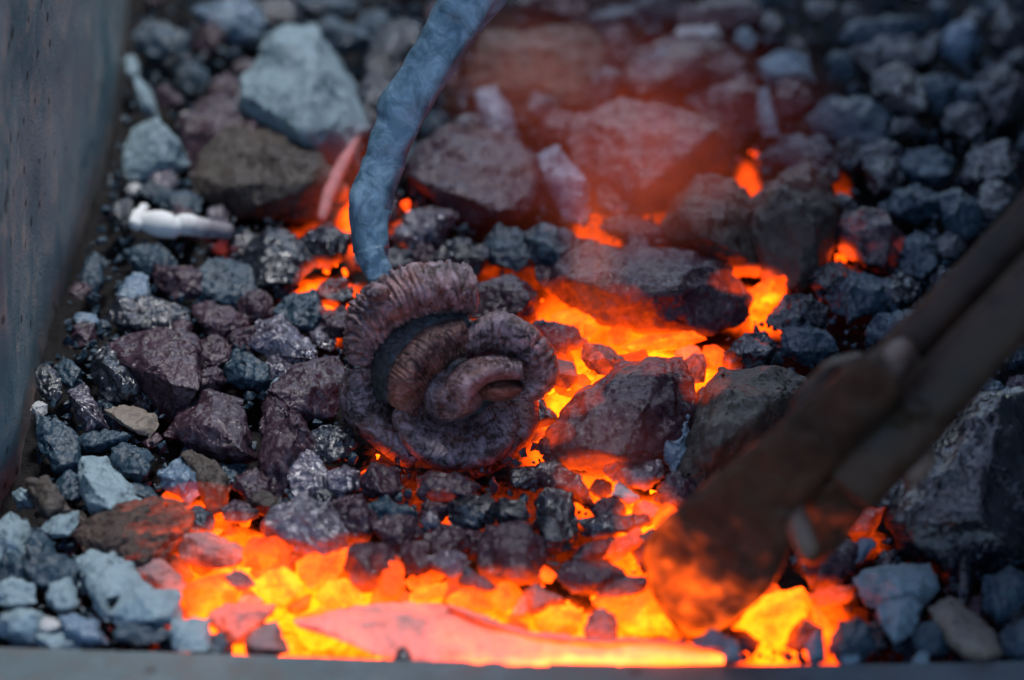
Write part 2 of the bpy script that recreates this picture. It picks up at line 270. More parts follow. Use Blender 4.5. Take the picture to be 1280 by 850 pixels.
parse("""
# ---- back left, by the plate
L 10 243,15 275,0 310,-6 330,30 322,48 290,56 262,40|blue grey angular lump, highest on the heap behind the plate
G 2 E 200,52,74,52,20|rounded grey lump between the plate and the blue grey angular lump
G 0 E 243,95,46,34,35|small teal grey lump below the blue grey angular lump
A 6 E 182,122,24,54,-28|narrow pale lump leaning along the back of the plate
W 4 E 240,146,28,15,20|little white chip above the block shaped stone beside the plate
A 8 152,200 165,165 195,150 215,170 238,205 205,224 165,228|pale block shaped stone touching the middle of the plate
C 0 228,150 250,130 300,118 330,140 320,200 270,232 240,215|dark maroon lump just left of the big whitish rock
A 26 303,135 325,62 350,38 395,40 425,85 464,158 440,188 400,204 350,195 310,165|big whitish peaked rock, the palest at the back of the fire
O 16 240,215 285,165 340,158 395,195 425,240 390,270 300,272 245,245|brown cracked rock under the big whitish peaked rock
G 4 E 425,45,78,52,12|dark lump just right of the tip of the big whitish rock
B 0 E 495,70,84,90,10|black lump tucked behind the iron bar near its top
B 0 E 470,130,70,80,0|black lump between the big whitish rock and the iron bar
B 4 E 345,16,60,44,0|black lump at the top edge beside the blue grey angular lump
G 2 E 410,5,80,30,0|flat dark lump at the very top edge left of the bar
A 3 E 165,85,22,34,-15|small pale chip wedged against the plate at the back
W 6 E 166,237,18,18,0|tiny bright white bit at the foot of the plate
G 2 E 195,240,60,26,15|dull grey lump right above the white ash stick
G 0 E 225,255,60,36,0|shaded grey lump behind the white ash stick
# ---- back middle
O 14 588,90 606,45 665,36 722,30 754,60 752,95 722,125 655,138 602,118|large dusty brown pink rock behind the bar
C 6 E 690,8,90,46,0|brownish lump above the large dusty brown pink rock
G 6 E 768,22,64,30,-8|lavender lump at the top edge beside the white capped rock
C 8 E 560,25,60,50,0|brown lump peeping out behind the top of the bar
C 12 780,95 795,65 845,45 900,45 925,75 925,98 870,118 800,135 785,115|brown rock carrying a white ash cap
C 4 E 770,60,50,60,0|dark brown lump left of the white capped rock
W 30 838,50 850,36 895,32 906,58 885,72 850,72|white ash cap lying on the brown rock at the back
A 26 790,78 830,60 880,66 868,84 815,94 795,92|pale tan ash crust below the white ash cap
A 14 E 934,50,26,32,-30|small blue white stone to the right of the white capped rock
C 14 862,132 905,108 932,94 947,112 947,160 915,185 880,165|flat faced brown rock with a pale thin top edge
C 8 718,145 780,128 860,140 908,172 902,215 862,228 835,262 795,275 740,262 722,205|big reddish rock seen through the haze in the middle
A 8 948,80 975,62 1005,72 1018,98 985,112 958,104|lavender stone arched over the round maroon lump
A 8 944,115 960,110 972,150 975,168 955,170 945,150|pale pink stone upright left of the round maroon lump
C@.12 16 E 990,123,48,50,0|round maroon lump in the pale arch
L 14 594,113 620,110 640,136 646,165 622,182 603,162|blue chip shaped lump next to the middle of the bar
C 10 515,195 560,162 640,178 690,215 682,260 640,270 590,282 545,252 512,222|large grey rugged clinker behind the iron rose
L 26 672,196 698,183 713,205 700,222 680,222|small light blue lump topping the blue upright lump
L 20 680,222 715,208 737,232 732,278 706,276 690,250|blue violet upright lump standing in the middle of the fire
C 10 E 735,190,56,40,20|rosy lump right of the small light blue lump
C 12 E 775,245,50,66,-10|round pinkish lump below the big reddish rock
C 6 E 800,290,95,36,10|low dusky lump above the long slab clinker
B 0 E 565,255,70,46,0|black lump hiding under the large grey rugged clinker
C 6 E 905,20,120,50,0|soft brown lump at the top edge right of the white ash cap
G 4 E 820,12,60,34,0|grey lump at the top edge above the white ash cap
C 4 E 700,160,50,50,0|brown lump under the dusty brown pink rock
# ---- back right
G 8 E 1110,38,124,36,-8|long slate lump near the top edge on the dark bank
B 6 E 1120,72,110,56,-4|broad black lump below the long slate lump
B 12 E 1128,118,86,62,25|round black lump with a grey top on the dark bank
G 8 E 1064,152,108,66,8|wide blue grey lump beside the round maroon lump
L 10 E 1200,52,54,56,-40|blue lump high on the dark bank
G 8 E 1172,118,62,54,10|slate violet lump right of the round black lump
B 6 E 1259,40,46,70,-5|upright dark lump in the far top corner
B 4 E 1250,120,70,80,15|black lump under the upright dark corner lump
G 12 E 998,188,88,44,-6|oblong violet grey lump above the twin grey rocks
B 6 E 1206,150,60,46,20|dull black lump on the slope below the slate violet lump
B 4 E 1100,195,76,44,0|low black lump below the wide blue grey lump
G 6 E 1160,210,70,50,10|dusky blue lump halfway up the dark bank
B 6 E 1235,210,80,60,-20|black lump on the right border of the dark bank
G 10 E 1140,255,80,46,-10|flattish dark lump above the maroon glowing lump
G 14 E 1200,270,54,66,-30|lavender blue lump leaning above the upper tongs handle
B 8 E 1245,255,60,60,-35|black lump tucked above the upper tongs handle
C@.2 16 1044,280 1075,262 1110,268 1133,300 1112,342 1075,330 1052,315|dull red lump with a glowing lower corner
G 8 E 1150,320,56,66,10|blue grey lump right of the dull red lump
O 26 833,285 843,255 873,222 915,228 952,262 957,335 930,346 880,318 845,312|tall brown grey rock, left of the twin grey rocks
O 28 943,252 985,218 1022,214 1050,255 1042,312 1015,350 985,369 960,355 938,300|tall dark grey rock, right of the twin grey rocks
C 22 702,332 740,304 790,316 860,314 906,335 936,375 925,402 880,416 800,412 740,402 692,362|long slab clinker lying across the hottest glow
G 20 652,292 680,278 738,300 738,345 705,362 672,332|violet grey lump at the left end of the long slab clinker
C 18 E 700,335,60,76,-20|dark wedge lump under the left end of the long slab
C 16 590,395 600,357 640,343 670,370 666,402 630,412|pinkish lump behind the right petal of the rose
G 14 605,305 625,282 655,290 668,320 645,340 615,330|violet lump with a bright chip, above the pinkish lump
S 14 E 530,285,92,56,-8|dark green grey lump with silvery patches right of the bar
B 8 E 580,320,70,46,10|dark lump behind the rolled top petal
B 6 E 500,330,50,40,0|black lump where the bar meets the rose
B 14 905,440 930,418 955,416 972,432 962,470 925,470 905,458|blue black lump above the olive brown rock
G 12 E 1010,432,70,46,10|dark blue lump behind the back jaw of the tongs
B 10 E 1000,395,80,50,0|dark crumbly lump below the twin grey rocks
G 10 E 1075,370,90,60,-15|slate lump below the dull red lump
G 12 E 1120,410,70,50,-20|slate lump against the upper tongs handle
B 12 E 1040,350,70,40,10|dark lump between the twin rocks and the slate lump
# ---- left, mid field
L 18 144,368 166,340 184,345 188,372 165,377|bright blue chip near the corner of the plate
B 12 133,400 150,370 190,371 228,382 237,405 200,422 160,416|black lump directly under the bright blue chip
G 6 E 115,345,30,62,8|dark teal slab wedged in the plate corner
L 8 E 108,400,34,18,10|flat blue sliver at the foot of the plate
G 10 E 190,325,70,42,10|grey lump below the white ash stick
C 12 E 225,352,62,44,15|brown violet lump beside the bright blue chip
G 14 238,352 262,322 310,330 332,370 300,387 252,378|broad violet grey lump in the middle of the left field
B 20 303,342 310,308 335,286 376,300 394,330 375,347 340,362 315,357|black lump with pale silvery facets, left of the glowing crack
B 16 370,302 400,284 438,290 434,315 410,336 385,332|purple black lump between bar and silvery facets
B 18 393,368 405,352 430,348 441,372 430,384 405,380|small black lump sitting in the glowing crack
C 14 E 424,402,46,40,0|dark red brown lump left of the rolled petal
G 18 343,388 355,369 390,366 408,390 396,416 360,414|smooth slate lump under the glowing crack
S 20 312,430 325,400 355,395 395,430 396,452 365,457 335,447|lump with bright silver streaks
C 12 E 275,400,70,44,10|brown lump with a white crystal spot
C 14 E 265,440,56,40,-10|brown grey lump right of the large granular clinker
G 10 E 310,465,60,46,20|small grey lump between silver streaks and granular clinker
C 24 150,425 200,411 240,425 249,460 240,500 215,532 190,500 165,470 130,440|large granular clinker on the left slope
B 20 117,442 135,430 165,463 194,500 175,512 132,505 118,475|glossy black lump under the large granular clinker
G 20 67,460 80,446 100,462 104,482 90,488 75,476|smooth teal block close to the plate
B 16 E 60,480,34,52,-20|knobbly black lump touching the plate
S 22 87,492 108,482 122,508 136,535 110,546 98,522|upright lump with bright shiny flakes
T 24 134,513 150,507 192,516 198,530 186,545 165,536 140,524|smooth tan pebble among the dark coals below the granular clinker
W 22 E 50,512,22,20,-20|white crystal lump at the foot of the plate
G 26 44,545 48,522 65,517 95,545 101,577 94,591 70,586 50,566|large blue grey facetted block near the plate
G 16 E 128,550,84,26,-8|grey crumbly lump under the shiny flakes
G 20 E 165,578,54,46,30|knotted grey green lump left of the bluish lump
G 14 E 90,610,50,36,10|blue grey lump above the brown grey cobble
A 30 97,597 105,575 130,571 150,590 177,622 155,642 120,647 105,627|pale grey boulder in the left field
C 20 208,545 235,508 262,488 303,500 300,530 318,572 290,579 258,556|violet facetted lump with a rough crown
L 24 198,590 225,568 252,588 262,610 235,626 205,612|bluish lump with a glowing underside
O 22 228,572 240,563 272,585 290,610 280,632 262,642 248,616|long grey brown lump leaning on the bluish lump
C 18 325,510 335,494 372,514 402,560 360,582 352,625 325,602 330,560|tall glittering clinker slab
C 20 338,495 368,458 420,448 437,490 415,522 370,527 345,512|big dark maroon lump left of the rose
A 24 E 347,478,28,12,-40|pale sliver on the shoulder of the big maroon lump
S 22 357,588 375,562 400,570 410,598 395,625 370,620|lump with wavy shiny ridges
S 20 405,595 430,582 448,590 447,612 425,622 408,615|lump with a sparkling white patch
C 20 449,600 468,578 500,588 506,610 486,624 456,617|brown lump just under the small bright opening
B 16 E 410,555,70,50,0|dusky lump below the left petal
C 18 E 315,605,50,40,0|small brown lump at the foot of the glittering slab
C 16 E 300,640,44,30,0|dark brown lump touching the left embers
S 26 332,657 345,640 375,622 415,632 434,665 430,688 400,702 360,690 335,672|silvery violet block on the edge of the embers
C 20 E 440,650,56,70,-15|rounded violet brown lump right of the silvery block
G 22 E 490,640,70,34,15|dark coal with glitter, in the middle of the front slope
C 24 465,660 485,642 515,645 528,668 508,690 480,685|rust brown lump in the middle of the front slope
# ---- front slope
C 22 431,702 445,680 482,684 500,696 472,735 440,747|dark violet face of the split lump in the embers
H@.72 22 468,737 482,694 500,700 506,730 495,752 460,757|orange face of the split lump in the embers
S 26 E 537,652,24,30,-30|small silver flecked lump
C 22 530,670 548,655 575,658 588,680 570,700 540,695|brown lump between the silver flecks and the lavender capped coal
C 20 E 520,700,46,46,20|violet lump left of the lavender capped coal
S 30 533,697 555,688 580,690 586,712 565,724 545,712|lavender cap of the coal among the embers
G 26 580,708 600,718 624,736 604,738 575,728|grey pointed tail beside the lavender cap
C 24 594,682 610,658 660,654 682,680 676,722 640,732 604,716|large pitted clinker in the middle of the front slope
B 30 670,630 680,612 714,614 722,660 712,686 686,690 674,670|very glossy upright black block
B 24 658,592 690,573 724,600 742,642 718,622 680,612|tall black wedge behind the glossy block
B 24 E 660,598,44,34,0|black cube shaped coal right under the rose
B 22 E 640,640,50,40,10|jet black lump left of the glossy block
B 20 E 590,640,70,50,0|dark coal below the rose base
C 16 E 560,610,80,46,0|reddish brown shaded lump under the rose
C 22 696,716 710,702 762,700 782,718 760,737 715,740|flat topped dark lump right of the pitted clinker
C 24 747,731 770,721 806,723 804,741 775,749 749,745|violet brick shaped coal over the embers
B 26 724,652 745,644 800,643 812,651 790,667 745,672|thin flat black coal bridging the glow
C@.22 26 756,697 770,672 796,661 807,676 786,692 770,703|purple pink hot rimmed coal
B 24 788,692 800,668 826,661 839,676 836,702 805,714|blue black lump touching the tongs tip
C 18 E 745,692,66,36,-20|dark brown lump behind the flat topped lump
C 34 682,570 690,530 730,495 765,468 812,452 850,450 863,480 866,522 850,562 825,582 790,592 740,590 700,587|biggest purple clinker in the middle of the fire
L 38 825,547 848,520 862,516 863,560 845,592 828,577|slate blue flank of the biggest purple clinker
S 38 756,592 765,566 800,560 826,575 829,597 805,614 775,607|silvery streaked lump in front of the biggest purple clinker
W 30 764,618 775,602 798,622 786,630|bright white chip above the flat black coal
C 24 E 752,611,30,26,0|small maroon lump left of the bright white chip
C 22 E 762,636,44,32,10|maroon lump under the bright white chip
O 34 868,490 898,467 960,464 1002,480 988,522 942,572 882,622 858,640 836,620 850,592 860,540|big olive brown rock behind the tongs jaw
C 26 E 850,612,64,56,-20|reddish lump at the foot of the olive brown rock
B 20 644,502 680,499 697,525 682,534 650,532|dark lump beside the right petal over the glow
C 22 E 690,558,40,34,0|dark red lump left of the biggest purple clinker
G 26 660,412 680,400 716,408 734,426 706,446 680,441|violet domed lump over the glow right of the rose
# ---- embers
K@.5 20 E 700,468,44,42,20|pink ash covered ember between rose and purple clinker
K@.52 20 E 752,450,56,36,25|long salmon ember behind the purple clinker
K@.55 18 E 868,460,34,40,0|pink ember in the glowing gap by the olive rock
H@.82 8 E 830,428,120,26,-8|orange streaked ember across the back glow
H@.8 8 E 715,410,60,50,0|orange ember left of the back glow
K@.5 26 221,677 228,666 262,667 306,685 300,702 270,710 228,702|pink blistered ember at the left end of the fire
K@.42 26 170,711 185,699 206,701 240,736 226,744 200,740|pink blistered ember against the block shaped stone
H@.66 24 304,692 315,675 345,672 361,685 359,706 330,716 307,707|dull orange ember with a dark crown
G 32 281,721 295,712 312,719 317,731 300,739 285,731|small violet coal alone on the yellow embers
H@.86 16 224,747 245,725 285,717 302,735 290,762 240,773|large smooth yellow orange ember
K@.62 22 261,770 285,755 342,757 332,775 310,801 285,806|arched ember with a pink rim
K@.3 26 307,802 318,781 346,777 361,815 335,822 308,817|grey pink ember cooling by the front rim
H@.9 12 E 350,735,64,50,10|yellow ember right of the small violet coal
H@.8 16 E 400,712,60,46,-20|orange ember under the silvery violet block
H@.92 14 E 425,745,60,44,15|yellow ember in the middle left of the fire
H@.95 8 E 400,785,70,54,0|brightest yellow ember by the front rim
H@.84 16 510,752 520,735 560,728 568,742 540,757|flat wedge ember right of the split lump
H@.74 16 E 595,750,76,34,-5|orange red ember below the lavender cap
H@.76 18 E 632,745,44,40,20|orange ember below the pitted clinker
K@.55 22 655,736 670,730 702,748 688,762 662,768|pink cornered ember below the flat topped lump
K@.5 26 731,787 735,770 754,759 771,775 769,802 735,804|pink egg shaped ember near the rim
H@.85 12 E 700,775,60,44,0|yellow orange ember left of the egg shaped ember
H@.9 14 E 800,770,60,50,15|yellow ember right of the egg shaped ember
H@.78 16 E 770,752,56,26,0|orange ember under the brick shaped coal
H@.82 16 E 835,650,40,40,0|yellow ember between tongs and flat black coal
H@.98 20 918,788 950,750 1000,737 1012,758 985,802 970,814|bright slanting ember right of the tongs tip
H@.82 20 1014,752 1030,768 1046,802 1036,806 1018,778|thin orange ember strip beside the bright slanting ember
C@.25 24 E 1040,745,60,30,-10|dull red lump above the thin ember strip
# ---- front left pile
A 22 -10,660 15,640 35,655 42,695 20,712 -10,705|blue grey stone cut by the left edge of the picture
G 20 30,690 48,660 66,680 72,712 50,735 35,720|dark stone beside the blue grey edge stone
A 30 48,662 62,648 96,640 98,655 85,672 58,674|greenish pale stone behind the left pile
O 28 33,603 58,598 92,640 76,657 45,641|brown grey wedge stone between plate and pale boulder
G 26 E 62,712,72,50,10|rounded dull stone in the middle of the left pile
A 34 E 78,747,42,46,0|small rounded grey stone in the left pile
A 34 -8,730 15,720 40,730 44,752 20,762 -8,755|bluish white stone low at the left edge
A 30 E 25,782,70,44,0|pale bluish stone by the rim at the left edge
W 40 E 63,781,28,20,0|cream white chip on the left pile
L 38 75,772 95,768 122,780 136,806 110,808 85,792|teal blue curved stone near the rim
A 34 E 75,800,66,30,5|grey stone under the cream white chip
A 26 90,702 110,690 148,691 192,732 180,748 150,742 128,760 115,742|large tan grey stone with a rounded back
A 38 E 124,748,20,70,-22|narrow upright pale slab in the left pile
A 36 138,768 160,735 224,740 224,776 190,782 150,782|blue white block beside the embers
G 36 E 175,792,70,34,5|dull green stone touching the rim
A 38 214,776 262,773 263,812 218,814|square pale block by the rim at the edge of the fire
G 22 E 20,715,40,50,0|shaded stone behind the bluish white stone
# ---- front right pile
A 38 855,822 870,800 890,788 916,800 928,826 890,832|pointed teal grey stone on the rim below the tongs
C 26 E 925,800,44,34,0|dark stone under the bright slanting ember
A 36 E 1020,812,26,42,0|small cream grey stone by the rim
B 26 E 1005,795,50,40,0|black lump between the two right embers
G 34 E 1068,800,56,60,0|dark green grey stone right of the small cream stone
A 36 1069,722 1085,711 1160,704 1172,735 1150,762 1085,757|flat topped grey block at the right front
A 40 1098,757 1140,742 1152,760 1140,790 1120,801 1100,780|grey wedge stone under the flat topped block
G 34 E 1165,800,50,50,0|dark stone between the wedge stone and the tan cobble
T 38 1163,762 1190,750 1240,788 1252,815 1222,832 1180,802|tan grey cobble at the right front
G 30 E 1255,745,60,70,20|dark stone in the right front corner
A 40 E 1062,822,30,22,0|small grey pebble lying by the right rim
A 40 E 1152,826,24,22,0|tiny pale pebble on the right rim
G 34 E 1280,800,60,60,0|dark stone cut by the right edge near the rim
C@.3 28 1060,666 1082,637 1106,635 1092,665 1070,674|dark red glowing wedge behind the right front
L 26 E 1070,690,56,26,-30|violet sliver below the dark red wedge
C 24 E 1040,705,80,50,-35|maroon lump between tongs and flat topped block
B 26 1110,650 1128,590 1180,540 1216,504 1285,498 1300,640 1270,705 1190,722 1130,700|huge dark rock filling the right side under the handles
B 30 E 1205,722,18,66,0|upright dark splinter in the right front
G 26 E 1230,492,70,40,10|dark blue lump under the lower tongs handle
G 22 E 1262,440,60,50,10|glittering blue black lump below the handles
B 22 E 1175,505,50,40,-30|dark lump between handle and huge dark rock
B 24 E 1110,620,60,60,-40|dark lump behind the tongs hinge
""")
for kind, lift, T, poly, label in HAND:
    big = max(p[0] for p in poly)-min(p[0] for p in poly)
    lump(kind, poly, lift, label, None, T, 1.25 if big > 90 else 1.0, amp=.03 if kind in 'HK' else (.045 if kind in 'AT' else (.062 if big < 90 else .045)), thick=.36 if kind in 'HK' else .42)

# ------------------------------------------------------------------ fillers
def inside(poly, x, y):
    c = False; j = len(poly)-1
    for i in range(len(poly)):
        xi, yi = poly[i]; xj, yj = poly[j]
        if (yi > y) != (yj > y) and x < (xj-xi)*(y-yi)/(yj-yi)+xi: c = not c
        j = i
    return c
def plate_x(y):                                  # where the plate's foot runs in the photo
    P = [(-60, 166), (0, 165), (120, 152), (245, 128), (345, 92), (470, 52), (610, 28), (760, -60), (900, -120)]
    for (y0, x0), (y1, x1) in zip(P, P[1:]):
        if y0 <= y <= y1: return x0+(x1-x0)*(y-y0)/(y1-y0)
    return -150
def covered(x, y): return any(inside(h[3], x, y) for h in HAND)
def zone(x, y):
    if x > 960 and y < 480: return 'small loose coal lump in the dark bank above the tongs handles', 'loose coals in the dark bank', 'BBGBG'
    if x > 840 and y > 480: return 'small loose coal lump in the shade under the tongs', 'loose coals under the tongs', 'BBGC'
    if y < 190: return 'small loose lump at the blurred back of the fire', 'loose lumps at the back of the fire', 'BCGC'
    if x < 330 and y > 560: return 'small loose stone filling the pile by the front corner', 'loose stones of the front corner pile', 'GAGO'
    if x < 440: return 'small loose coal lump on the slope between plate and rose', 'loose coals on the slope by the plate', 'BGCSC'
    if y > 590: return 'small loose coal lump on the slope in front of the rose', 'loose coals in front of the rose', 'BCSC'
    return 'small loose coal lump around and behind the rose', 'loose coals around the rose', 'BCGC'
placed = []; nfill = 0; tries = 0
while nfill < 120 and tries < 9000:
    tries += 1
    x, y = rnd.uniform(-10, 1295), rnd.uniform(-20, 822)
    s = rnd.uniform(26, 50) if tries < 4000 else rnd.uniform(20, 32)
    if x < plate_x(y)+s*.3 or covered(x, y) or heat_at(x, y) > .42: continue
    if 425 < x < 690 and 330 < y < 610: continue
    if any((x-a)**2+(y-b)**2 < (.5*(s+c))**2*.8 for a, b, c in placed): continue
    placed.append((x, y, s)); nfill += 1
    lab, grp, ks = zone(x, y)
    lump(rnd.choice(ks), ell(x, y, s*rnd.uniform(.9, 1.4), s*rnd.uniform(.7, 1.05), rnd.uniform(-60, 60)), rnd.uniform(0, 12), lab, grp, amp=.065)

ne = 0; tries = 0
while ne < 34 and tries < 4000:
    tries += 1
    x, y = rnd.uniform(200, 1060), rnd.uniform(360, 815)
    s = rnd.uniform(26, 46)
    if heat_at(x, y) < .62 or covered(x, y) or (425 < x < 690 and 330 < y < 610): continue
    if any((x-a)**2+(y-b)**2 < (.5*(s+c))**2*.6 for a, b, c in placed): continue
    placed.append((x, y, s)); ne += 1
    where = 'front of the fire' if y > 640 else 'glowing gap behind the purple clinker'
    lump(rnd.choice('HHHHHK'), ell(x, y, s*rnd.uniform(1.0, 1.5), s*rnd.uniform(.7, 1.0), rnd.uniform(-50, 50), 6), rnd.uniform(-2, 10), 'small loose ember packed among the others in the '+where, 'small embers in the '+where, T=rnd.uniform(.5, .8), amp=.03, thick=.36)

def gravel(name, spots, mat, label, cat, origin, hot=False):
    """small chips nobody could count, lying between the lumps"""
    bm = bmesh.new()
    for (x, y, s, lift) in spots:
        p = deep(x, y, tz(x, y, 0)-lift*MM); r = s*MM*.5
        q = [p+Vector((rnd.gauss(0, 1), rnd.gauss(0, 1), rnd.gauss(0, 1))).normalized()*r*rnd.uniform(.6, 1.15) for _ in range(10)]
        b2 = hull(q); bmesh.ops.triangulate(b2, faces=b2.faces); refine(b2, r*.5, 2)
        for v in b2.verts: v.co += Vector([noise.noise(v.co*300+Vector((k*9, 0, 0))) for k in range(3)])*r*.22
        tmp = bpy.data.meshes.new('t'); b2.to_mesh(tmp); b2.free(); bm.from_mesh(tmp); bpy.data.meshes.remove(tmp)
    bm.normal_update()
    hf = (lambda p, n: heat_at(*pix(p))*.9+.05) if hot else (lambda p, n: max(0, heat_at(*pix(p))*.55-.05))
    me = to_mesh(name, bm, origin, hf, smooth=False)
    return tag(link(name, me, mat, loc=origin), label, cat, kind='stuff')
cold, hotc = [], []
for i in range(9000):
    x, y = rnd.uniform(-30, 1310), rnd.uniform(-60, 828)
    if x < plate_x(y)+4: continue
    h = heat_at(x, y); s = rnd.uniform(6, 20)*(1 if rnd.random() < .6 else .55)
    if h > .6:
        if len(hotc) < 260 and rnd.random() < .35: hotc.append((x, y, s, rnd.uniform(-16, -2)))
    elif len(cold) < 2900 and not covered(x, y): cold.append((x, y, s, rnd.uniform(-12, 16)))
gravel('coal_gravel', cold, M['G'], 'fine coal chips and slack lying between the larger lumps', 'coal gravel', at(640, 425))
gravel('ember_fragments', hotc, M['H'], 'small glowing fragments scattered between the embers', 'embers', at(640, 425), hot=True)

# ------------------------------------------------------------------ ember bed: one sheet under everything
bm = bmesh.new(); NX, NY = 230, 190; grid = []
for j in range(NY):
    row = []
    for i in range(NX):
        px = -260+i*1800/(NX-1); py = -420+j*1290/(NY-1)
        p = at(px, py, 0); h = heat_at(px, py)
        z = -.013+.004*h+.004*noise.noise(p*70)+.002*noise.noise(p*220)
        row.append(bm.verts.new((p.x, p.y, z)))
    grid.append(row)
for j in range(NY-1):
    for i in range(NX-1): bm.faces.new((grid[j][i], grid[j+1][i], grid[j+1][i+1], grid[j][i+1]))
bm.normal_update()
me = to_mesh('ember_bed', bm, Vector((0, 0, -.013)), lambda p, n: heat_at(*pix(Vector((p.x, p.y, 0))))*.9+.03)
tag(link('ember_bed', me, M['bed'], loc=(0, 0, -.013)), kind='structure')
# forge floor far beyond
me = bpy.data.meshes.new('ground'); me.from_pydata([(-4, -3, -.06), (4, -3, -.06), (4, 6, -.06), (-4, 6, -.06)], [], [(0, 1, 2, 3)])
m, nt, b = nodes('soot_ground'); nz_ = N(nt, 'ShaderNodeTexNoise', Scale=20, Detail=6)
nt.links.new(ramp(nt, nz_.outputs[0], [(.3, (.02, .02, .02)), (.7, (.06, .055, .05))]), b.inputs['Base Color']); b.inputs['Roughness'].default_value = .9
tag(link('ground', me, m), kind='structure')

# ------------------------------------------------------------------ steel plate and front rim
def steel_mat(name, c1, c2, rust, scale=1.0, bumps=.4, rough=.55):
    m, nt, b = nodes(name); L = nt.links.new
    tc = N(nt, 'ShaderNodeTexCoord')
    def nz(s, d=5, r=.6, di=0):
        n = N(nt, 'ShaderNodeTexNoise', Scale=s*scale, Detail=d, Roughness=r, Distortion=di); L(tc.outputs['Object'], n.inputs['Vector']); return n.outputs[0]
    a, bb, c = nz(14, 5, .6, .5), nz(70, 6, .7), nz(800, 3, .7)
    col = mix(nt, ramp(nt, a, [(.38, 0), (.62, 1)]), c1, c2)
    col = mix(nt, ramp(nt, bb, [(.5, 0), (.72, .75)]), col, rust)
    v3 = N(nt, 'ShaderNodeTexVoronoi', Scale=90*scale); L(tc.outputs['Object'], v3.inputs['Vector'])
    pit = ramp(nt, math_(nt, 'ADD', v3.outputs['Distance'], math_(nt, 'MULTIPLY', a, .5)), [(.36, 1), (.44, 0)])
    col = mix(nt, ramp(nt, c, [(.55, 0), (.7, .6)]), col, (.03, .03, .032)); col = mix(nt, math_(nt, 'MULTIPLY', pit, .85), col, (.015, .016, .018))
    L(col, b.inputs['Base Color']); L(ramp(nt, bb, [(.3, rough-.12), (.7, rough+.2)]), b.inputs['Roughness'])
    b.inputs['Metallic'].default_value = .25
    h = math_(nt, 'ADD', math_(nt, 'MULTIPLY', bb, .8), math_(nt, 'MULTIPLY', c, .5))
    bp = N(nt, 'ShaderNodeBump', Strength=bumps, Distance=.0012); L(h, bp.inputs['Height']); L(bp.outputs[0], b.inputs['Normal'])
    return m
plate_m = steel_mat('weathered_plate', (.09, .17, .20), (.27, .30, .315), (.46, .34, .28), bumps=1.0)
path = [(-150, 900), (-60, 760), (28, 610), (52, 470), (92, 345), (128, 245), (152, 120), (165, 0), (172, -300)]
bm = bmesh.new(); rows = []
dense = []
for (a, b_) in zip(path, path[1:]):
    for k in range(10): dense.append((a[0]+(b_[0]-a[0])*k/10, a[1]+(b_[1]-a[1])*k/10))
dense.append(path[-1])
for side in (0, 1):
    for (x, y) in dense:
        p = at(x, y, -.02); col_ = []
        for k in range(61):
            z = -.03+k*.4/60
            d = .0012*noise.noise(Vector((p.x*30, p.y*30, z*30)))+.0004*noise.noise(Vector((p.x*160, p.y*160, z*160)))
            col_.append(bm.verts.new((p.x+d-side*.012, p.y, z)))
        rows.append(col_)
n = len(dense)
for s_ in (0, 1):
    for i in range(n-1):
        for k in range(60):
            q = (rows[s_*n+i][k], rows[s_*n+i+1][k], rows[s_*n+i+1][k+1], rows[s_*n+i][k+1]); bm.faces.new(q if s_ == 0 else q[::-1])
for i in range(n-1): bm.faces.new((rows[i][60], rows[i+1][60], rows[n+i+1][60], rows[n+i][60]))
bmesh.ops.recalc_face_normals(bm, faces=bm.faces)
me = to_mesh('steel_plate', bm, at(55, 470, 0))
tag(link('steel_plate', me, plate_m, loc=at(55, 470, 0)), 'upright weathered steel side plate of the forge, brown and blue grey', 'steel plate')

bm = bmesh.new(); rows = []  # added plate out of view, cuts skylight on this side
for side in (0, 1):
    for k in range(12):
        p = at(1420, 900-k*115, -.02); rows.append([bm.verts.new((p.x+side*.012+.0015*noise.noise(p*20), p.y, z)) for z in (-.03, .1, .2, .34)])
for s_ in (0, 1):
    for i in range(11):
        for k in range(3): bm.faces.new((rows[s_*12+i][k], rows[s_*12+i+1][k], rows[s_*12+i+1][k+1], rows[s_*12+i][k+1]))
for i in range(11): bm.faces.new((rows[i][3], rows[i+1][3], rows[12+i+1][3], rows[12+i][3]))
bmesh.ops.recalc_face_normals(bm, faces=bm.faces)
tag(link('steel_plate', to_mesh('steel_plate', bm, at(1420, 450, 0)), plate_m, loc=at(1420, 450, 0)), 'upright steel side plate closing the forge beyond the tongs handles', 'steel plate')

bm = bmesh.new()                                   # added sheet above the view, blocks sky and sun on one side
hv = [(.15, -1.0, 1.30), (2.0, -1.0, .8), (2.0, 1.6, .8), (.08, 1.6, 1.30)]
a = [bm.verts.new(p) for p in hv]; b_ = [bm.verts.new((x, y, z+.01)) for x, y, z in hv]
bm.faces.new(a[::-1]); bm.faces.new(b_)
for i in range(4): bm.faces.new((a[i], a[(i+1) % 4], b_[(i+1) % 4], b_[i]))
tag(link('shade_sheet', to_mesh('shade_sheet', bm, Vector((.5, .4, .8)), smooth=False), plate_m, loc=(.5, .4, .8)), 'sloping steel hood sheltering the darker side of the forge', 'forge hood')

